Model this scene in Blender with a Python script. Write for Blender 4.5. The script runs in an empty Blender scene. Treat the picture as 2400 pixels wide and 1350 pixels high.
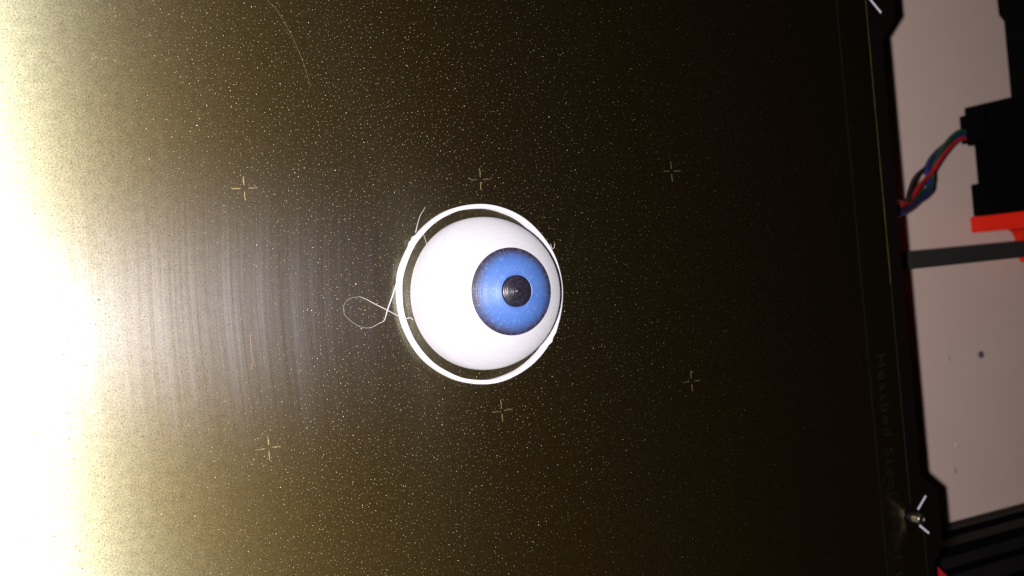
import bpy, bmesh, math, random
from mathutils import Vector, Matrix, Euler
import numpy as np
random.seed(7); np.random.seed(7)
C = bpy.context.scene.collection
sc = bpy.context.scene
MM = 0.001                      # everything below is written in millimetres and built in metres

# ------------------------------------------------------------------ camera, world, lamp, exposure
CAM = Vector((-58.26, -31.07, 277.27)); EUL = Euler((0.0369988, -0.4532028, -0.1017935), 'XYZ'); FPX = 2385.66
cd = bpy.data.cameras.new('camera'); cam = bpy.data.objects.new('camera', cd); C.objects.link(cam)
cam.location = CAM * MM; cam.rotation_euler = EUL
cd.sensor_width = 36.0; cd.lens = 36.0 * FPX / 2400; cd.clip_start = 0.005; cd.clip_end = 20
cd.dof.use_dof = True; cd.dof.focus_distance = 0.285; cd.dof.aperture_fstop = 17
sc.camera = cam
w = bpy.data.worlds.new('World'); sc.world = w; w.use_nodes = True
w.node_tree.nodes['Background'].inputs[0].default_value = (1.0, 0.8, 0.75, 1)
w.node_tree.nodes['Background'].inputs[1].default_value = 0.001
fl = bpy.data.lights.new('phone_flash', 'AREA'); fl.shape = 'DISK'; fl.size = 0.006
fl.energy = 1.68; fl.color = (1.0, 0.965, 0.975)
flo = bpy.data.objects.new('phone_flash', fl); C.objects.link(flo)
RM = EUL.to_matrix()
flo.location = (CAM + RM @ Vector((-15, -5, 2))) * MM; flo.rotation_euler = EUL
sc.view_settings.view_transform = 'Standard'; sc.view_settings.look = 'None'
sc.view_settings.exposure = 0; sc.view_settings.gamma = 1

def at(px, py, z):
    """the place in mm, at height z, that was measured at this spot of the photograph"""
    d = RM @ Vector(((px - 1200) / FPX, -(py - 675) / FPX, -1.0))
    return CAM + d * ((z - CAM.z) / d.z)

# ------------------------------------------------------------------ helpers
def obj(name, bm, m, parent=None, smooth=False):
    me = bpy.data.meshes.new(name)
    if smooth:
        for f in bm.faces: f.smooth = True
    bm.to_mesh(me); bm.free()
    o = bpy.data.objects.new(name, me); C.objects.link(o)
    me.transform(Matrix.Scale(MM, 4))
    if m: me.materials.append(m)
    if parent:
        o.parent = parent
        me.transform(Matrix.Translation(-Vector(parent.location)))
    return o
def thing(name, label, cat, loc=(0, 0, 0), group=None):
    o = bpy.data.objects.new(name, None); C.objects.link(o)
    o.empty_display_size = 0.01
    o.location = Vector(loc) * MM; o['label'] = label; o['category'] = cat
    if group: o['group'] = group
    return o
def tag(o, label, cat, group=None):
    o['label'] = label; o['category'] = cat
    if group: o['group'] = group
    return o
def box(bm, x0, x1, y0, y1, z0, z1, bev=0):
    v = [bm.verts.new((x, y, z)) for z in (z0, z1) for y in (y0, y1) for x in (x0, x1)]
    fs = [(0, 2, 3, 1), (4, 5, 7, 6), (0, 1, 5, 4), (1, 3, 7, 5), (3, 2, 6, 7), (2, 0, 4, 6)]
    f = [bm.faces.new([v[i] for i in q]) for q in fs]
    if bev:
        es = set(e for a in f for e in a.edges)
        bmesh.ops.bevel(bm, geom=list(es), offset=bev, segments=2, profile=.5, affect='EDGES')
def prism(bm, pts, z0, z1, bev=0):
    a = [bm.verts.new((p[0], p[1], z0)) for p in pts]; b = [bm.verts.new((p[0], p[1], z1)) for p in pts]
    n = len(pts); top = bm.faces.new(b); bm.faces.new(a[::-1])
    for i in range(n): bm.faces.new([a[i], a[(i + 1) % n], b[(i + 1) % n], b[i]])
    bmesh.ops.recalc_face_normals(bm, faces=bm.faces[:])
    if bev: bmesh.ops.bevel(bm, geom=list(top.edges), offset=bev, segments=2, profile=.5, affect='EDGES')
def cyl(bm, c, r, h, seg=32, axis='Z', r2=None, bev=0):
    M = Matrix.Translation(Vector(c))
    if axis == 'Y': M = M @ Matrix.Rotation(-math.pi / 2, 4, 'X')
    if axis == 'X': M = M @ Matrix.Rotation(math.pi / 2, 4, 'Y')
    M = M @ Matrix.Translation((0, 0, h / 2))
    g = bmesh.ops.create_cone(bm, cap_ends=True, segments=seg, radius1=r, radius2=r if r2 is None else r2, depth=h, matrix=M)
def catmull(P, n=8):
    P = [Vector(p) for p in P]; out = []
    Q = [P[0] * 2 - P[1]] + P + [P[-1] * 2 - P[-2]]
    for i in range(1, len(Q) - 2):
        for k in range(n):
            t = k / n; a, b, c, d = Q[i - 1:i + 3]
            out.append(.5 * ((2 * b) + (c - a) * t + (2 * a - 5 * b + 4 * c - d) * t * t + (3 * b - a - 3 * c + d) * t ** 3))
    return out + [P[-1]]
def tube(bm, pts, r, seg=8, n=8, rs=None):
    P = catmull(pts, n); rings = []; N = len(P)
    for i, p in enumerate(P):
        t = (P[min(i + 1, N - 1)] - P[max(i - 1, 0)]).normalized()
        u = t.cross(Vector((0.1, 0.2, 1))).normalized(); v = t.cross(u)
        if rs:
            f = i / (N - 1) * (len(rs) - 1); k = min(int(f), len(rs) - 2); rr = rs[k] * (1 - f + k) + rs[k + 1] * (f - k)
        else: rr = r
        rings.append([bm.verts.new(p + (u * math.cos(a) + v * math.sin(a)) * rr) for a in [2 * math.pi * j / seg for j in range(seg)]])
    for a, b in zip(rings, rings[1:]):
        for j in range(seg): bm.faces.new([a[j], a[(j + 1) % seg], b[(j + 1) % seg], b[j]])
    bm.faces.new(rings[0][::-1]); bm.faces.new(rings[-1])
    bmesh.ops.recalc_face_normals(bm, faces=bm.faces[:])
def lathe(bm, prof, c, seg=160, cap=True):
    """prof = list of (r, z) from the outside/bottom to the axis/top"""
    rings = []
    for r, z in prof:
        if r < 1e-6: rings.append([bm.verts.new((c[0], c[1], c[2] + z))])
        else: rings.append([bm.verts.new((c[0] + r * math.cos(2 * math.pi * j / seg), c[1] + r * math.sin(2 * math.pi * j / seg), c[2] + z)) for j in range(seg)])
    for a, b in zip(rings, rings[1:]):
        for j in range(seg):
            k = (j + 1) % seg
            if len(b) == 1: bm.faces.new([a[j], a[k], b[0]])
            else: bm.faces.new([a[j], a[k], b[k], b[j]])

# ------------------------------------------------------------------ materials
class NT:
    def __init__(s, name):
        s.m = bpy.data.materials.new(name); s.m.use_nodes = True; s.t = s.m.node_tree; s.t.nodes.clear()
        s.out = s.n('ShaderNodeOutputMaterial')
    def n(s, typ, **k):
        nd = s.t.nodes.new(typ)
        for a, b in k.items():
            if a.startswith('i_'):
                key = a[2:]; key = int(key) if key.isdigit() else key.replace('_', ' ')
                s.put(nd.inputs[key], b)
            else: setattr(nd, a, b)
        return nd
    def put(s, inp, b):
        if isinstance(b, bpy.types.NodeSocket): s.t.links.new(b, inp)
        else:
            if inp.type == 'RGBA' and len(b) == 3: b = (*b, 1)
            inp.default_value = b
    def math(s, op, a, b=0.0, clamp=False):
        nd = s.n('ShaderNodeMath', operation=op, use_clamp=clamp); s.put(nd.inputs[0], a); s.put(nd.inputs[1], b); return nd.outputs[0]
    def mix(s, f, a, b):
        nd = s.n('ShaderNodeMix', data_type='RGBA'); s.put(nd.inputs[0], f); s.put(nd.inputs[6], a); s.put(nd.inputs[7], b); return nd.outputs[2]
    def ramp(s, f, stops):
        nd = s.n('ShaderNodeValToRGB'); s.put(nd.inputs[0], f); e = nd.color_ramp.elements
        while len(e) < len(stops): e.new(.5)
        for q, (p, c) in zip(e, stops): q.position = p; q.color = (*c, 1) if len(c) == 3 else c
        return nd.outputs[0]
    def scaled(s, co, v):
        nd = s.n('ShaderNodeVectorMath', operation='MULTIPLY'); s.put(nd.inputs[0], co); nd.inputs[1].default_value = v; return nd.outputs[0]
    def coords(s): return s.n('ShaderNodeNewGeometry').outputs['Position']
    def noise(s, co, scale, detail=2, rough=.5, dist=0):
        nd = s.n('ShaderNodeTexNoise', i_Scale=scale, i_Detail=detail, i_Roughness=rough, i_Distortion=dist); s.put(nd.inputs['Vector'], co); return nd.outputs[0]
    def bump(s, h, dist, strength=1.0, normal=None):
        nd = s.n('ShaderNodeBump', i_Strength=strength, i_Distance=dist, i_Height=h)
        if normal: s.put(nd.inputs['Normal'], normal)
        return nd.outputs[0]
    def end(s, sh): s.t.links.new(sh, s.out.inputs[0]); return s.m
def principled(name, col, rough=.5, metal=0, spec=.5, noise_scale=0, noise_amt=.15, bump_scale=0, bump_mm=0.05, **extra):
    q = NT(name); p = q.coords(); c = col
    if noise_scale:
        f = q.noise(p, noise_scale, 4)
        c = q.mix(f, tuple(x * (1 - noise_amt) for x in col), tuple(min(1, x * (1 + noise_amt)) for x in col))
    b = q.n('ShaderNodeBsdfPrincipled', i_Roughness=rough, i_Metallic=metal)
    q.put(b.inputs['Base Color'], c); b.inputs['Specular IOR Level'].default_value = spec
    for k, v in extra.items(): b.inputs[k.replace('_', ' ')].default_value = v
    if bump_scale: q.put(b.inputs['Normal'], q.bump(q.noise(p, bump_scale, 3), bump_mm * MM))
    return q.end(b.outputs[0])

def sheet_material():
    q = NT('powder_coated_sheet'); p = q.coords()
    fine = q.noise(p, 2600, 3, .65)                                    # powder coat grit, about 0.4 mm
    mid = q.noise(p, 420, 3, .6)
    big = q.noise(p, 14, 3, .5)
    nrm = q.bump(fine, 0.010 * MM, 1.0)
    # fine wiping scratches that run along the sheet (y) and spread light across them
    warp = q.n('ShaderNodeVectorMath', operation='ADD'); q.put(warp.inputs[0], p)
    wn = q.n('ShaderNodeTexNoise', i_Scale=9.0, i_Detail=1.0); q.put(wn.inputs['Vector'], p)
    q.put(warp.inputs[1], q.scaled(wn.outputs['Color'], (0.012, 0.0, 0.0)))
    st = q.noise(q.scaled(warp.outputs[0], (1100, 9, 1)), 1.0, 5, .75)
    st2 = q.noise(q.scaled(warp.outputs[0], (160, 6, 1)), 1.0, 3, .6)
    streak = q.math('POWER', q.math('ADD', st, .49), 2.9)
    streak = q.math('MULTIPLY', streak, q.math('ADD', q.math('MULTIPLY', st2, 1.0), .5))
    gr = q.math('ADD', q.math('MULTIPLY', fine, 2.4), -.2)
    gr = q.math('MULTIPLY', gr, q.math('ADD', q.math('MULTIPLY', mid, .6), .7))
    def lobe(col, wgt, ax, ay, ang, mod=None, normal=None, dist='GGX'):
        # alpha_x / alpha_y as the GGX widths along x and y
        r = math.sqrt(math.sqrt(ax * ay)); g = math.sqrt(ax / ay)       # cycles: ax = a(1-an), ay = a/(1-an) for an >= 0
        an = 1 - g if g <= 1 else 1 / g - 1
        c = tuple(x * wgt for x in col)
        if mod: c = q.mix(1.0, (0, 0, 0), c); vm = q.n('ShaderNodeVectorMath', operation='SCALE'); q.put(vm.inputs[0], c); q.put(vm.inputs['Scale'], mod); c = vm.outputs[0]
        b = q.n('ShaderNodeBsdfAnisotropic', distribution=dist, i_Roughness=r, i_Anisotropy=an)
        q.put(b.inputs['Color'], c); q.put(b.inputs['Tangent'], q.n('ShaderNodeCombineXYZ', i_X=math.cos(ang), i_Y=math.sin(ang), i_Z=0.0).outputs[0])
        if normal: q.put(b.inputs['Normal'], normal)
        return b.outputs[0]
    def add(a, b):
        nd = q.n('ShaderNodeAddShader'); q.t.links.new(a, nd.inputs[0]); q.t.links.new(b, nd.inputs[1]); return nd.outputs[0]
    A = lobe((.24, .250, .176), LA[0], LA[1], LA[2], LA[3], gr, nrm)
    B = lobe((.0690, .0390, .0036), LB[0], LB[1], LB[2], LB[3], gr, nrm)
    Cc = lobe((.0150, .0150, .0178), LC[0], LC[1], LC[2], LC[3], streak, None, 'BECKMANN')
    E_ = lobe((.0105, .0115, .0130), 1, .090, .055, 0, gr, nrm)
    D = q.n('ShaderNodeBsdfDiffuse'); q.put(D.inputs[0], q.mix(big, (.0016, .0008, .0003), (.0008, .0005, .0003)))
    return q.end(add(add(add(A, B), E_), add(Cc, D.outputs[0])))
LA = (1, .083, .70, .062); LB = (1, .208, .40, .19); LC = (1, .225, .092, 0)
M = {}
M['sheet'] = sheet_material()
def grain_material():
    q = NT('coat_grain'); g = q.n('ShaderNodeNewGeometry'); r = g.outputs['Random Per Island']
    c = q.ramp(r, [(0, (.95, .85, .62)), (.5, (1, .93, .75)), (.8, (1, .78, .45)), (.95, (.8, 1, .75)), (1, (1, .7, .5))])
    amt = q.math('MULTIPLY', q.math('POWER', q.math('FRACT', q.math('MULTIPLY', r, 17.3)), 2.2), .22)
    amt = q.math('ADD', amt, .115)
    vm = q.n('ShaderNodeVectorMath', operation='SCALE'); q.put(vm.inputs[0], c); q.put(vm.inputs['Scale'], amt)
    b = q.n('ShaderNodeBsdfAnisotropic', distribution='GGX', i_Roughness=.34); q.put(b.inputs['Color'], vm.outputs[0])
    return q.end(b.outputs[0])
M['grain'] = grain_material()
def gold_mark():
    q = NT('gold_mark'); p = q.coords()
    f = q.noise(p, 1500, 3, .6)
    c = q.mix(f, (.09, .065, .024), (.62, .48, .22))
    b = q.n('ShaderNodeBsdfAnisotropic', distribution='GGX', i_Roughness=.6); q.put(b.inputs['Color'], c)
    return q.end(b.outputs[0])
M['gold'] = gold_mark()
M['faint'] = principled('faint_print', (0.0085, 0.0085, 0.0074), .6, spec=.1, noise_scale=300, noise_amt=.6)
M['edge_highlight'] = principled('gold_edge_highlight', (0.072, 0.0558, 0.0198), .5, 0, spec=.2, noise_scale=90, noise_amt=.8)  # gold tone paints the highlight reflected along the upper steel edge
M['edge_grey'] = principled('bare_grey_edge', (0.0216, 0.0198, 0.0162), .5, 0, spec=.2, noise_scale=120, noise_amt=.6)
M['bed'] = principled('heater_board_black', (0.00504, 0.00288, 0.00288), .45, spec=.12, noise_scale=200)
M['bed_rim'] = principled('heater_board_rim', (.008, .003, .0033), .5, spec=.12, noise_scale=100)
M['print'] = principled('white_print', (0.756, 0.72, 0.828), .6, spec=.2, noise_scale=800)
M['steel'] = principled('bright_steel', (.34, .30, .24), .36, 1, bump_scale=1500, bump_mm=.01)
M['table'] = principled('white_table', (0.774, 0.576, 0.495), .6, spec=.25, noise_scale=25, noise_amt=.03, bump_scale=900, bump_mm=.02)
M['black'] = principled('black_plastic', (0.00234, 0.00216, 0.0027), .5, spec=.05, noise_scale=150)
M['motor'] = principled('black_motor_steel', (0.0018, 0.00144, 0.0018), .5, spec=.04, noise_scale=150)
M['orange'] = principled('orange_plastic', (0.95, 0.018, 0.005), .45, spec=.3, noise_scale=200, bump_scale=1200, bump_mm=.03)
M['belt'] = principled('black_rubber', (0.027, 0.0261, 0.0243), .7, spec=.2, noise_scale=500, noise_amt=.3)
M['alu'] = principled('black_anodised', (0.0135, 0.0108, 0.01116), .4, spec=.25, noise_scale=100)
M['red_cable'] = principled('red_insulation', (0.54, 0.0216, 0.0288), .4)
M['green_cable'] = principled('green_insulation', (0.0144, 0.081, 0.0396), .4)
M['blue_cable'] = principled('blue_insulation', (0.0252, 0.036, 0.162), .4)
M['black_cable'] = principled('black_insulation', (0.0144, 0.0144, 0.018), .4)
M['dust'] = principled('dark_crumb', (0.09, 0.072, 0.126), .8)
M['hair_gold'] = principled('golden_fibre', (.20, .14, .055), .4)
M['hair_orange'] = principled('orange_fibre', (0.62, 0.34, 0.22), .4)
M['string'] = principled('white_filament_string', (0.72, 0.66, 0.66), .4)

def white_plastic(name='white_filament', k=1.0, dr=.5):
    q = NT(name); p = q.coords()
    z = q.n('ShaderNodeSeparateXYZ'); q.put(z.inputs[0], p)
    n = q.noise(q.scaled(p, (120, 120, 2600)), 1.0, 3, .6)
    c = q.mix(n, tuple(x * k for x in (.56, .542, .585)), tuple(x * k for x in (.70, .682, .722)))
    b = q.n('ShaderNodeBsdfPrincipled', i_Roughness=.34); q.put(b.inputs['Base Color'], c)
    if 'Diffuse Roughness' in b.inputs: b.inputs['Diffuse Roughness'].default_value = dr
    q.put(b.inputs['Normal'], q.bump(n, .03 * MM, .6))
    return q.end(b.outputs[0])
M['white'] = white_plastic(); M['white_ring'] = white_plastic('white_filament_ring', 1.12, .8)

# ------------------------------------------------------------------ the setting: the table top
bm = bmesh.new(); box(bm, -500, 900, -900, 800, -113, -88)
t = obj('table_top', bm, M['table']); t['kind'] = 'structure'

# ------------------------------------------------------------------ steel sheet
sheet = thing('print_sheet', 'golden brown powder coated steel print sheet with small crosses, lying flat under the printed eyeball', 'print sheet', (60, -40, 0))
EX = 232.7
out = [(-120, 120), (-120, -200), (238.4, -200), (238.4, -138.5), (232.5, -137.5), (229.6, -135), (229.0, -132.3), (229.6, -129.6), (232.7, -127.2), (EX, 60), (EX, 66), (229.5, 69), (229, 71), (229.6, 74), (232.5, 77), (238.4, 78), (238.4, 120)]
bm = bmesh.new(); prism(bm, out, -.6, 0)
obj('sheet_plate', bm, M['sheet'], sheet)

def cross(cx, cy, seed):
    rnd = random.Random(seed); bm = bmesh.new()
    for k in range(4):
        a = k * math.pi / 2; L0 = .75 + rnd.uniform(-.1, .15); L1 = 3.35 + rnd.uniform(-.25, .25)
        n = 7; d = Vector((math.cos(a), math.sin(a), 0)); s = Vector((-d.y, d.x, 0)); bend = rnd.uniform(-.12, .12)
        ring = []
        for i in range(n + 1):
            t = i / n; c = Vector((cx, cy, 0)) + d * (L0 + (L1 - L0) * t) + s * (bend * math.sin(t * 3.1))
            wd = .115 + rnd.uniform(-.05, .05) - (.05 if i in (0, n) else 0)
            ring.append([bm.verts.new(c - s * wd + Vector((0, 0, .002))), bm.verts.new(c + Vector((0, 0, .022))), bm.verts.new(c + s * wd + Vector((0, 0, .002)))])
        for p, r in zip(ring, ring[1:]):
            for j in range(2): bm.faces.new([p[j], r[j], r[j + 1], p[j + 1]])
        bm.faces.new(ring[0]); bm.faces.new(ring[-1][::-1])
    bmesh.ops.recalc_face_normals(bm, faces=bm.faces[:])
    return bm
cp = [at(573, 441, 0), at(1126, 421, 0), at(1574, 401, 0), at(1957, 385, 0), at(630, 1050, 0), at(1176, 963, 0), at(1621, 894, 0), at(2012, 838, 0)]
for i, c in enumerate(cp): obj('cross_mark', cross(c.x, c.y, i), M['gold'] if i not in (3, 7) else M['faint'], sheet)

# inner border line, the steel edge with its gold highlight set in colour, and the lettering
bm = bmesh.new(); box(bm, 218.3, 218.8, -190, 100, -.05, .03); obj('border_line', bm, M['faint'], sheet)
bm = bmesh.new(); box(bm, EX + .002, EX + .5, -12, 60, -.55, -.02, .1); obj('sheet_edge', bm, M['edge_highlight'], sheet)
bm = bmesh.new(); box(bm, EX + .002, EX + .6, -45, -12.2, -.55, -.02, .1); obj('sheet_edge', bm, M['edge_highlight'], sheet).scale = (1, 1, 1)
bm = bmesh.new(); box(bm, EX + .002, EX + .5, -127, -45.2, -.55, -.03, .1); obj('sheet_edge', bm, M['edge_grey'], sheet)
bm = bmesh.new(); box(bm, 238.402, 238.8, -200, -139, -.55, -.03, .1); obj('sheet_edge', bm, M['edge_grey'], sheet)
cu = bpy.data.curves.new('lettering', 'FONT'); cu.body = 'Heatbed Steel Sheet t'; cu.size = 6.0; cu.space_character = 1.22; cu.extrude = .02
to = bpy.data.objects.new('lettering_source', cu); C.objects.link(to)
bpy.context.view_layer.update()
me = bpy.data.meshes.new_from_object(to.evaluated_get(bpy.context.evaluated_depsgraph_get()))
bpy.data.objects.remove(to)
xs = [v.co.x for v in me.vertices]; L = max(xs) - min(xs)
me.transform(Matrix.Scale(1, 4)); k = 82.5 / L
me.transform(Matrix.Translation((222.8, -70.6, .022)) @ Matrix.Rotation(-math.pi / 2, 4, 'Z') @ Matrix.Diagonal((k, 1, 1, 1)) @ Matrix.Translation((-min(xs), 0, 0)))
me.transform(Matrix.Scale(MM, 4)); me.transform(Matrix.Translation(-Vector(sheet.location)))
lo = bpy.data.objects.new('lettering', me); C.objects.link(lo); me.materials.append(M['faint']); lo.parent = sheet

# the coarse grains of the coat: tens of thousands of small shallow beads, one mesh
def grains():
    rs = np.random.RandomState(3)
    sp = 1.2; X0, X1, Y0, Y1 = -85, 230, -175, 85
    nx = int((X1 - X0) / sp); ny = int((Y1 - Y0) / sp)
    gx, gy = np.meshgrid(np.arange(nx), np.arange(ny)); gx = gx.ravel().astype(float); gy = gy.ravel().astype(float)
    x = X0 + (gx + .5 * (gy % 2) + rs.uniform(-.42, .42, gx.size)) * sp; y = Y0 + (gy + rs.uniform(-.42, .42, gx.size)) * sp
    keep = (x < EX - 3) & (rs.rand(x.size) < .93); x = x[keep]; y = y[keep]; n = x.size
    r = rs.uniform(.085, .15, n) * np.where(rs.rand(n) < .03, 1.5, 1); h = r * rs.uniform(.20, .42, n)
    S = 6; th = np.arange(S) * 2 * np.pi / S
    prof = [(1.0, -.02), (.62, .62), (0, 1.0)]
    V = np.zeros((n, 2 * S + 1, 3))
    jit = rs.uniform(0, 6.28, n)[:, None]
    for k, (pr, pz) in enumerate(prof[:2]):
        V[:, k * S:(k + 1) * S, 0] = x[:, None] + r[:, None] * pr * np.cos(th + jit)
        V[:, k * S:(k + 1) * S, 1] = y[:, None] + r[:, None] * pr * np.sin(th + jit)
        V[:, k * S:(k + 1) * S, 2] = h[:, None] * pz
    V[:, 2 * S, 0] = x; V[:, 2 * S, 1] = y; V[:, 2 * S, 2] = h
    F = []
    for j in range(S):
        k = (j + 1) % S
        F += [(j, k, S + k), (j, S + k, S + j), (S + j, S + k, 2 * S)]
    F = np.array(F); NV = 2 * S + 1
    FF = (F[None] + (np.arange(n) * NV)[:, None, None]).reshape(-1, 3)
    V = V.reshape(-1, 3) * MM - np.array(sheet.location)
    me = bpy.data.meshes.new('coat_grain')
    me.vertices.add(len(V)); me.vertices.foreach_set('co', V.ravel().astype(np.float32))
    me.loops.add(FF.size); me.loops.foreach_set('vertex_index', FF.ravel().astype(np.int32))
    me.polygons.add(len(FF)); me.polygons.foreach_set('loop_start', np.arange(0, FF.size, 3, dtype=np.int32))
    me.polygons.foreach_set('use_smooth', np.ones(len(FF), dtype=bool))
    me.update(calc_edges=True); me.validate()
    o = bpy.data.objects.new('coat_grain', me); C.objects.link(o); me.materials.append(M['grain']); o.parent = sheet; o['kind'] = 'stuff'
grains()

# ------------------------------------------------------------------ printed eyeball
EC = (67.0, -34.2); R = 22.7; ZC = 1.6; LAY = 0.15
eye = thing('printed_eyeball', 'white printed half eyeball with blue iris and black pupil, standing inside a thin ring', 'eyeball model', (EC[0], EC[1], 0))
def ball_r(z):
    zz = z - ZC
    return math.sqrt(max(R * R - zz * zz, 0)) if zz > 0 else R - .02 * zz * zz
ZT = ZC + R
IR, PR = 12.25, 4.42        # radii of iris and pupil about the axis
def stepped(r_in, r_out, proud, amp=.6, z_lo=None):
    """layer by layer profile of the ball between two radii, printed in 0.15 mm layers"""
    pts = []; nl = int(ZT / LAY); z = 0
    zl = ZC + math.sqrt(max(R * R - r_out ** 2, 0)) if r_out < R else 0
    zh = ZC + math.sqrt(max(R * R - r_in ** 2, 0))
    k0 = int(zl / LAY); k1 = int(math.ceil(zh / LAY))
    for k in range(k0, k1 + 1):
        za = max(k * LAY, 0); zb = min((k + 1) * LAY, ZT)
        if za >= ZT: break
        ra, rb = ball_r(za), ball_r(min(zb, ZT - 1e-4)); rm = (ra + rb) / 2
        # vertical wall of the layer, with a rounded lip, then the flat tread
        for (f, g) in ((.12, -.01), (.5, .02), (.88, -.01)):
            zi = za + (zb - za) * f; ri = ball_r(min(zi, ZT - 1e-4))
            rr = ri * (1 - amp) + (rm + g) * amp
            if r_in - 1e-6 <= rr <= r_out + 1e-6: pts.append((rr, zi + proud))
    return pts
# sclera: from the sheet up to just under the iris edge
prof = [(R - .35, 0)] + [p for p in stepped(IR + .1, R + 1, 0, .7) if p[1] > .1]
prof += [(IR + .02, prof[-1][1] + .02), (IR + .02, prof[-1][1] - 1.0), (0, prof[-1][1] - 1.0)]
bm = bmesh.new(); lathe(bm, prof, (EC[0], EC[1], 0), 220); obj('sclera', bm, M['white'], eye, True)

def iris_material(kind):
    q = NT(kind); p = q.coords()
    sub = q.n('ShaderNodeVectorMath', operation='SUBTRACT'); q.put(sub.inputs[0], p); sub.inputs[1].default_value = (EC[0] * MM, EC[1] * MM, 0)
    fl_ = q.scaled(sub.outputs[0], (1, 1, 0)); ln = q.n('ShaderNodeVectorMath', operation='LENGTH'); q.put(ln.inputs[0], fl_)
    rad = q.math('MULTIPLY', ln.outputs['Value'], 1000.0)
    n1 = q.noise(p, 900, 4, .7); n2 = q.noise(p, 260, 3, .6); n3 = q.noise(p, 2200, 2, .6)
    if kind == 'iris_blue':
        rj = q.math('ADD', rad, q.math('MULTIPLY', q.math('SUBTRACT', n1, .5), 1.1))
        c = q.ramp(q.math('DIVIDE', rj, IR), [(.30, (0.0598, 0.135, 0.442)), (.48, (0.0884, 0.192, 0.546)), (.72, (0.0728, 0.166, 0.494)), (.83, (0.0624, 0.12, 0.338)), (.91, (0.052, 0.0572, 0.13)), (.97, (0.0338, 0.0156, 0.0312))])
        spk = q.math('MULTIPLY', q.math('SUBTRACT', n1, .56), 7.0, True)
        c = q.mix(q.math('MULTIPLY', spk, .32), c, (0.364, 0.572, 0.95))
        c = q.mix(q.math('MULTIPLY', q.math('SUBTRACT', n2, .45), 1.2, True), c, (0.0572, 0.143, 0.52))
        dirn = q.n('ShaderNodeVectorMath', operation='NORMALIZE'); q.put(dirn.inputs[0], fl_)
        fib = q.noise(q.scaled(dirn.outputs[0], (26, 26, 1)), 1.0, 3, .7)
        c = q.mix(q.math('MULTIPLY', q.math('MULTIPLY', q.math('SUBTRACT', fib, .46), 4.0, True), .17), c, (.26, .38, .64))
        rough, sp = .46, .55
    else:
        c = q.mix(q.math('MULTIPLY', q.math('SUBTRACT', n1, .5), 4.0, True), (0.0156, 0.013, 0.0234), (0.0572, 0.0494, 0.0728))
        rough, sp = .34, .6
    b = q.n('ShaderNodeBsdfPrincipled', i_Roughness=rough); q.put(b.inputs['Base Color'], c); b.inputs['Specular IOR Level'].default_value = sp
    h = q.math('ADD', n3, q.math('MULTIPLY', n1, .8))
    # beads of extruded plastic: concentric lines 0.42 mm apart
    sn = q.math('SINE', q.math('MULTIPLY', rad, 2 * math.pi / .43))
    h = q.math('ADD', h, q.math('MULTIPLY', sn, .30))
    q.put(b.inputs['Normal'], q.bump(h, .045 * MM, .8))
    return q.end(b.outputs[0])
M['iris'] = iris_material('iris_blue'); M['pupil'] = iris_material('pupil_black')
M['rim'] = principled('dark_iris_rim', (0.024, 0.012, 0.024), .4)
pi_ = stepped(PR + .05, IR - .12, .12, .55)
prof = [(IR - .06, pi_[0][1] - 1.2), (IR - .06, pi_[0][1] - .05)] + pi_ + [(PR + .03, pi_[-1][1] - .9), (0, pi_[-1][1] - .9)]
bm = bmesh.new(); lathe(bm, prof, (EC[0], EC[1], 0), 200); ir = obj('iris', bm, M['iris'], eye, True)
zr = ZC + math.sqrt(R * R - IR * IR)
prof = [(IR + .10, zr - .6), (IR + .10, zr + .04), (IR + .0, zr + .15), (IR - .13, zr + .13), (IR - .14, zr - .6)]
bm = bmesh.new(); lathe(bm, prof, (EC[0], EC[1], 0), 200); obj('iris_rim', bm, M['rim'], eye, True)
pp = stepped(.6, PR, .28, .75)
prof = [(PR, pp[0][1] - 1.0), (PR, pp[0][1] - .03)] + pp + [(.55, ZT + .24), (.42, ZT + .34), (.2, ZT + .42), (0, ZT + .55)]
bm = bmesh.new(); lathe(bm, prof, (EC[0], EC[1], 0), 160); obj('pupil', bm, M['pupil'], eye, True)

# ------------------------------------------------------------------ printed skirt ring
RC = (66.5, -34.3); RO = 26.65
def ring():
    bm = bmesh.new(); seg = 420; H = 2.9; rings = []; rnd = random.Random(5)
    def bumpat(a, a0, wdt, h):
        d = (a - a0 + math.pi) % (2 * math.pi) - math.pi
        return h * math.exp(-(d / wdt) ** 2)
    zs = [0, .3, .6, .9, 1.2, 1.5, 1.8, 2.1, 2.4, 2.7, H]
    for i in range(seg):
        a = 2 * math.pi * i / seg; ca, sa = math.cos(a), math.sin(a)
        wob = .06 * math.sin(3 * a + 1) + .04 * math.sin(7 * a) + .03 * math.sin(13 * a + 2)
        b = bumpat(a, math.radians(137.5), .022, .45) + bumpat(a, math.radians(141), .03, .35) + bumpat(a, math.radians(-38), .03, .40) + bumpat(a, math.radians(160), .12, .15) + bumpat(a, math.radians(-31), .05, .18)
        col = []
        def V(r, z): col.append(bm.verts.new((RC[0] + r * ca, RC[1] + r * sa, z)))
        ro = RO + wob + b; ri = RO - 1.08 + wob * .7 - .04 * math.sin(17 * a)
        for k, z in enumerate(zs[:-1]):
            V(ro + (.04 if k % 2 else -.03), z + (0 if k else .0))
        V(ro - .02, H - .12); V(ro - .22, H)
        V((ro + ri) / 2, H + .02)
        V(ri + .22, H); V(ri + .02, H - .12)
        for k, z in reversed(list(enumerate(zs[:-1]))): V(ri - (.04 if k % 2 else -.03), z)
        rings.append(col)
    n = len(rings[0])
    for i in range(seg):
        a, b = rings[i], rings[(i + 1) % seg]
        for j in range(n): bm.faces.new([a[j], b[j], b[(j + 1) % n], a[(j + 1) % n]])
    bmesh.ops.recalc_face_normals(bm, faces=bm.faces[:])
    return bm
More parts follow.
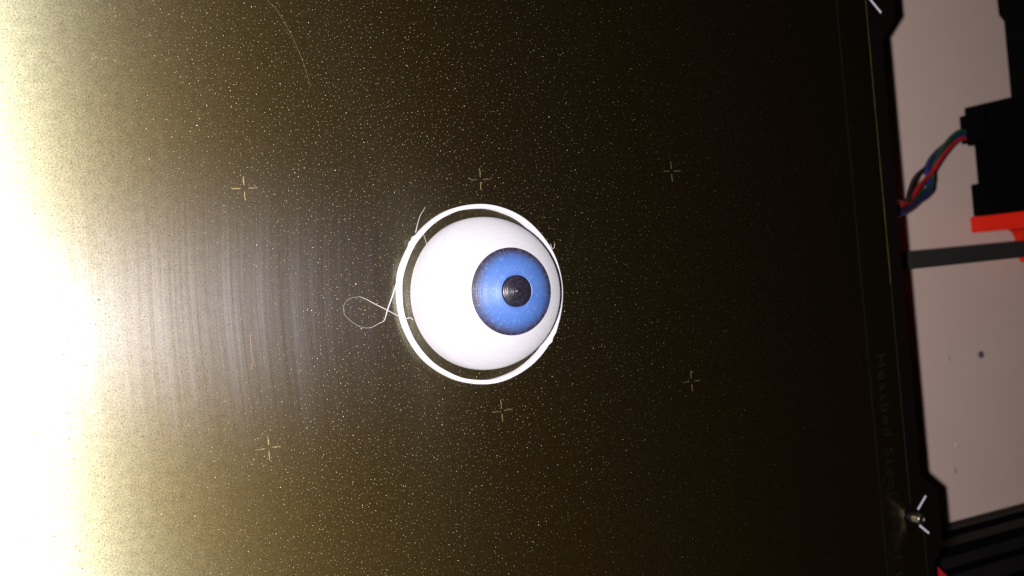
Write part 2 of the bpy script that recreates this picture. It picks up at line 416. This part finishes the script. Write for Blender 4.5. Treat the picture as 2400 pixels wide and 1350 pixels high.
sk = thing('skirt_ring', 'thin white printed plastic ring standing on the sheet around the eyeball', 'printed ring', (RC[0], RC[1], 0))
obj('wall', ring(), M['white_ring'], sk, True)

def px(pts): return [at(x, y, z) for x, y, z in pts]
# the trailing string that loops out to the left is still attached to the ring
bm = bmesh.new()
tube(bm, px([(952, 586, 1.6), (940, 628, 1.6), (930, 662, 1.4), (921, 690, 1.2), (908, 727, .9), (901, 750, .6), (890, 757, .4), (868, 768, .35), (845, 766, .35), (822, 752, .35), (807, 735, .35), (806, 716, .35), (818, 701, .4), (838, 696, .5), (851, 698, .6), (880, 713, .9), (908, 727, 1.2), (938, 743, 1.4), (952, 749, 1.4)]), .1, 8, 6,
     rs=[.26, .24, .22, .20, .12, .06, .04, .028, .028, .028, .028, .036, .08, .13, .10, .07])
obj('loop_string', bm, M['string'], sk, True)
bm = bmesh.new(); tube(bm, px([(974, 545, 2.4), (980, 520, 2.6), (986, 503, 2.8), (992, 494, 3), (997, 484, 3.2)]), .07, 6, 6, rs=[.12, .08, .06, .04]); obj('loose_string', bm, M['string'], sk, True)
bm = bmesh.new(); tube(bm, px([(944, 751, 2.0), (952, 747, 2.1), (962, 745, 2.1), (968, 750, 1.9)]), .14, 8, 6); obj('string_end', bm, M['string'], sk, True)
bm = bmesh.new(); tube(bm, px([(992, 548, 1.5), (996, 559, 1.3), (1000, 572, 1.2)]), .06, 6, 4); obj('loose_string', bm, M['string'], sk, True)
bm = bmesh.new(); tube(bm, px([(1290, 571, 2), (1294, 582, 2.4), (1299, 580, 2.5), (1300, 570, 2.5)]), .07, 6, 6); obj('string_end', bm, M['string'], sk, True)

# ------------------------------------------------------------------ loose fibres on the sheet
bm = bmesh.new(); tube(bm, px([(626, 0, .1), (648, 22, .2), (668, 54, .2), (690, 96, .3), (706, 135, .3), (718, 168, .2), (726, 196, .1)]), .035, 6, 6)
tag(obj('fibre', bm, M['hair_gold'], None, True), 'long fine golden hair curving down from the top edge of the sheet', 'fibre', 'loose fibres on the print sheet')
bm = bmesh.new(); tube(bm, px([(586, 784, .1), (588, 806, .15), (589, 828, .15), (593, 846, .2), (591, 856, .1), (588, 868, .1)]), .045, 6, 6)
tag(obj('fibre', bm, M['hair_orange'], None, True), 'short orange thread upright in the grey wiped patch left of the eyeball', 'fibre', 'loose fibres on the print sheet')
bm = bmesh.new(); tube(bm, px([(436, 980, .1), (434, 992, .15), (430, 1004, .1), (432, 1014, .1)]), .035, 6, 6)
tag(obj('fibre', bm, M['hair_orange'], None, True), 'tiny orange thread below the grey patch near the bright left area', 'fibre', 'loose fibres on the print sheet')

# ------------------------------------------------------------------ heated bed, pin and carriage
def z1(x, y): return (-58.26 + (x + 58.26) * .9823, -31.07 + (y + 31.07) * .9823)
hb = thing('heated_bed', 'black heater board with corner tabs, sticking out under the right edge of the sheet', 'heated bed', (60, -40, -4))
right = [(248.6, 120), (248.4, 53.6), (240.7, 45.4), (240.7, -117.9), (248.9, -125), (249.1, -146)]
pts = [(-128, 120)] + [(-128, -205), (243.2, -205), (243.2, -152.5)] + right[::-1]
bm = bmesh.new(); prism(bm, pts, -2.8, -1.0, .15); obj('heater_board', bm, M['bed'], hb)
def stroke(name, a, b, wd):
    a = Vector(z1(a[0], a[1])); b = Vector(z1(b[0], b[1])); d = (b - a).normalized(); s = Vector((-d.y, d.x)) * wd / 2
    bm = bmesh.new(); prism(bm, [a - s, b - s, b + s, a + s], -.996, -.93); return obj(name, bm, M['print'], hb)
stroke('guide_mark', (247.6, -127.7), (242.8, -132.1), .85)
stroke('guide_mark', (242.9, -138.2), (247.5, -142.1), .85)
stroke('guide_mark', (240.9, 63.1), (246.6, 57.5), .85)
stroke('guide_mark', (240.9, 68), (246.6, 73.5), .85)
pin = thing('locating_pin', 'short shiny steel pin standing between two white strokes at the lower right bed corner', 'pin', (233, -132.2, -1))
bm = bmesh.new(); lathe(bm, [(1.9, -1), (1.9, 4.2), (1.75, 4.6), (1.3, 4.8), (1.15, 4.75), (.9, 4.3), (0, 4.25)], (233.2, -132.3, 0), 40); obj('shaft', bm, M['steel'], pin, True)
bm = bmesh.new(); lathe(bm, [(2.3, -1), (2.3, -.2), (1.95, -.1)], (233.2, -132.3, 0), 40); obj('collar', bm, M['bed'], pin, True)
yc = thing('bed_carriage', 'black metal carriage plate carrying the heated bed from below', 'carriage', (80, -40, -20))
bm = bmesh.new(); box(bm, -60, 205, -150, 70, -16, -12, .5); obj('plate', bm, M['black'], yc)
for x in (-40, 190):
    for y in (-130, 50):
        bm = bmesh.new(); cyl(bm, (x, y, -12), 3, 9.2, 16); obj('standoff', bm, M['black'], yc)
bm = bmesh.new(); box(bm, 196, 231, -120, 45, -11, -7, .5); obj('cable_cover', bm, M['black'], yc)

# ------------------------------------------------------------------ belt, motor, bracket, extrusion behind the bed
belt = thing('drive_belt', 'flat black rubber toothed belt running from under the bed to the right', 'belt', (250, -38, -50))
bm = bmesh.new(); box(bm, 60, 396, -42.5, -34.6, -52.6, -51.4, .2); obj('band', bm, M['belt'], belt)
bm = bmesh.new()
for i in range(72):
    x = 250 + i * 2.0; box(bm, x, x + .9, -42.3, -34.8, -53.2, -52.55)
o = obj('teeth', bm, M['belt'], belt); o['kind'] = 'stuff'

def oct_(cx, cz, h, ch): return [(cx - h, cz - h + ch), (cx - h + ch, cz - h), (cx + h - ch, cz - h), (cx + h, cz - h + ch), (cx + h, cz + h - ch), (cx + h - ch, cz + h), (cx - h + ch, cz + h), (cx - h, cz + h - ch)]
def yprism(name, pts, y0, y1, m, par, bev=0):
    bm = bmesh.new(); a = [bm.verts.new((p[0], y0, p[1])) for p in pts]; b = [bm.verts.new((p[0], y1, p[1])) for p in pts]
    n = len(pts); bm.faces.new(a); bm.faces.new(b[::-1])
    for i in range(n): bm.faces.new([a[i], b[i], b[(i + 1) % n], a[(i + 1) % n]])
    bmesh.ops.recalc_face_normals(bm, faces=bm.faces[:])
    if bev: bmesh.ops.bevel(bm, geom=bm.edges[:], offset=bev, segments=2, profile=.5, affect='EDGES')
    return obj(name, bm, m, par)
mo = thing('stepper_motor', 'square black stepper motor with wires plugged into its side, above the orange bracket', 'motor', (396, 5, -84))
MX, MZ = 395.8, -59
yprism('front_cap', oct_(MX, MZ, 21.2, 3), -20.4, -4.5, M['motor'], mo, .4)
yprism('stator', oct_(MX + .3, MZ, 19.0, 3), -4.5, 15, M['motor'], mo)
yprism('rear_cap', oct_(MX, MZ, 21.2, 3), 15, 34.0, M['motor'], mo, .6)
bm = bmesh.new(); box(bm, 373.2, 376, 16, 30, -80, -66, .4); obj('connector', bm, M['motor'], mo)
bm = bmesh.new()
for k in range(9):
    if k == 4: continue
    cyl(bm, (MX - 19.0 if k > 2 else MX - 21.4, 21 - k * 3.3, -50), .4, .3, 8, 'X')
o = obj('face_dots', bm, M['faint'], mo); o['kind'] = 'stuff'
yprism('shaft', [(MX + 2.5 * math.cos(a), MZ + 2.5 * math.sin(a)) for a in [k * math.pi / 8 for k in range(16)]], -46, -20.5, M['steel'], mo)
yprism('pulley', [(MX + (30.4 if 0 else 6.5) * math.cos(a), MZ + 6.5 * math.sin(a)) for a in [k * math.pi / 12 for k in range(24)]], -44, -33, M['alu'], mo)

br = thing('motor_bracket', 'bright orange red printed plastic bracket under the black motor, at the right edge', 'bracket', (400, -26, -80))
bm = bmesh.new(); box(bm, 374.6, 440, -28.6, -20.6, -80, -37, .5)
obj('mounting_plate', bm, M['orange'], br)
bm = bmesh.new(); prism(bm, [(401, -28.62), (403.5, -29.4), (405.2, -31.5), (406.5, -34), (408.5, -45), (410, -46), (440, -46.5), (440, -28.62)], -80, -42, .4); obj('foot', bm, M['orange'], br)

mc = thing('motor_cable', 'loose bundle of red, blue, green and black wires running from the motor to the bed', 'cable', (320, 0, -60))
def wire(m, pts, r=1.0):
    bm = bmesh.new(); tube(bm, px(pts), r, 10, 6); obj('wire', bm, M[m], mc, True)
wire('green_cable', [(2262, 308, -66), (2248, 309, -65), (2230, 322, -63), (2212, 345, -60), (2196, 372, -57), (2186, 398, -55), (2184, 425, -52), (2178, 440, -50), (2160, 452, -46), (2142, 468, -40), (2126, 484, -34), (2110, 492, -28), (2088, 500, -24)], 1.15)
wire('blue_cable', [(2262, 314, -67), (2244, 318, -66), (2222, 334, -64), (2196, 356, -61), (2180, 376, -58), (2172, 400, -54), (2178, 424, -52), (2181, 444, -50), (2166, 462, -46), (2148, 474, -41), (2134, 486, -35), (2116, 498, -28), (2088, 510, -24)], 1.2)
wire('red_cable', [(2262, 324, -64), (2250, 326, -63), (2232, 340, -61), (2214, 360, -58), (2198, 382, -55), (2184, 404, -53), (2168, 422, -49), (2152, 440, -44), (2140, 460, -40), (2130, 474, -35), (2116, 480, -28), (2088, 484, -24)], 1.1)
wire('black_cable', [(2262, 318, -70), (2236, 324, -69), (2206, 352, -66), (2184, 380, -62), (2166, 396, -56), (2150, 410, -50), (2139, 428, -44), (2132, 450, -38), (2127, 474, -33), (2114, 488, -27), (2088, 494, -24)], 1.0)
wire('blue_cable', [(2262, 320, -68), (2240, 326, -67), (2216, 344, -64), (2190, 378, -60), (2174, 404, -54), (2176, 430, -51), (2172, 452, -48), (2150, 470, -42), (2130, 488, -34), (2112, 500, -28), (2088, 512, -24)], 1.0)
wire('red_cable', [(2150, 448, -44), (2136, 466, -39), (2124, 478, -34), (2112, 476, -29), (2088, 478, -26)], 1.2)

rb = thing('frame_block', 'tall black block with a chamfered corner behind the motor at the upper right corner', 'frame part', (420, 60, -60))
zb = -87.9
P = [at(2370, 234, zb), at(2353, 50, zb), at(2341, 36, zb), at(2337, 0, zb), at(2331, -60, zb)]
prism_pts = [(p.x, p.y) for p in P] + [(520, 130), (520, 42)]
bm = bmesh.new(); prism(bm, prism_pts, zb, -45, .4); obj('body', bm, M['black'], rb)

ex = thing('frame_rail', 'black aluminium slotted rail crossing the lower right corner behind the bed', 'aluminium rail', (380, -185, -100))
def rail(x0, x1, yn, zb):
    """slotted profile: north face at y = yn, underside at z = zb"""
    pr = []; h = 15
    for k, (so, d) in enumerate([(4, 2.2), (4, 2.2), (4, 2.2), (4, 2.2)]):
        a = k * math.pi / 2; ca, sa = round(math.cos(a)), round(math.sin(a)); si = 8
        for (u, v) in [(-h + .8, h), (-so - .6, h), (-so, h - .5), (-so, h - d), (-si, h - d), (-si, h - d - 1.5), (-3.8, h - 9), (3.8, h - 9), (si, h - d - 1.5), (si, h - d), (so, h - d), (so, h - .5), (so + .6, h), (h - .8, h)]:
            pr.append((u * ca + v * sa, -u * sa + v * ca))
    bm = bmesh.new(); a = [bm.verts.new((x0, yn - h + u, zb + h + v)) for u, v in pr]; b = [bm.verts.new((x1, yn - h + u, zb + h + v)) for u, v in pr]
    n = len(pr); bm.faces.new(a); bm.faces.new(b[::-1])
    for i in range(n): bm.faces.new([a[i], b[i], b[(i + 1) % n], a[(i + 1) % n]])
    bmesh.ops.recalc_face_normals(bm, faces=bm.faces[:])
    return bm
obj('profile', rail(120, 520, -171.3, -87.9), M['black'], ex)  # whole body near black, so its darker faces are set by colour
bm = bmesh.new(); box(bm, 120, 520, -171.28, -170.9, -77.6, -76.9); obj('lit_slot_lip', bm, M['alu'], ex)  # lighter strip paints the bright line along the slot edge
yA, yB, yC = at(2300, 1284, -58).y, at(2300, 1309, -58).y, at(2300, 1327, -58).y
for y0, y1 in ((yA, yB), (yC, yC - 7.5)):
    bm = bmesh.new(); box(bm, 120, 520, y1, y0, -57.9, -57.5, .1); obj('lit_top_land', bm, M['alu'], ex)  # lighter plates paint the brighter top faces of the same black rail
rp = thing('red_clip', 'small red plastic piece peeking out under the bed at the bottom right', 'clip', (262, -170, -30))
bm = bmesh.new(); P = [at(2186, 1316, -30), at(2194, 1322, -30), at(2222, 1350, -30), at(2250, 1390, -30), at(2200, 1400, -30), at(2186, 1340, -30)]
prism(bm, [(p.x, p.y) for p in P][::-1], -38, -30, .6); obj('body', bm, M['red_cable'], rp)

# ------------------------------------------------------------------ crumbs on the table
for (x, y, r, lab) in [(2297, 831, 1.7, 'dark round crumb on the white table, the larger one right of the bed edge'), (2222, 840, 1.1, 'small grey crumb on the white table between the bed edge and the dark crumb'), (2235, 1102, 1.3, 'faint grey crumb on the white table above the black rail'), (2241, 1044, .8, 'tiny pale crumb on the white table above the faint grey crumb')]:
    p = at(x, y, -88); bm = bmesh.new()
    bmesh.ops.create_icosphere(bm, subdivisions=2, radius=r, matrix=Matrix.Translation((p.x, p.y, -88 + r * .3)) @ Matrix.Diagonal((1, 1.1, .6, 1)))
    m = M['dust'] if r > 1.5 else principled('grey_crumb', (.45, .38, .37) if r > 1 else (.62, .54, .52), .8)
    for v in bm.verts: v.co += Vector((random.uniform(-.15, .15), random.uniform(-.15, .15), 0)) * r
    tag(obj('crumb', bm, m, None, True), lab, 'crumb', 'crumbs lying on the white table')
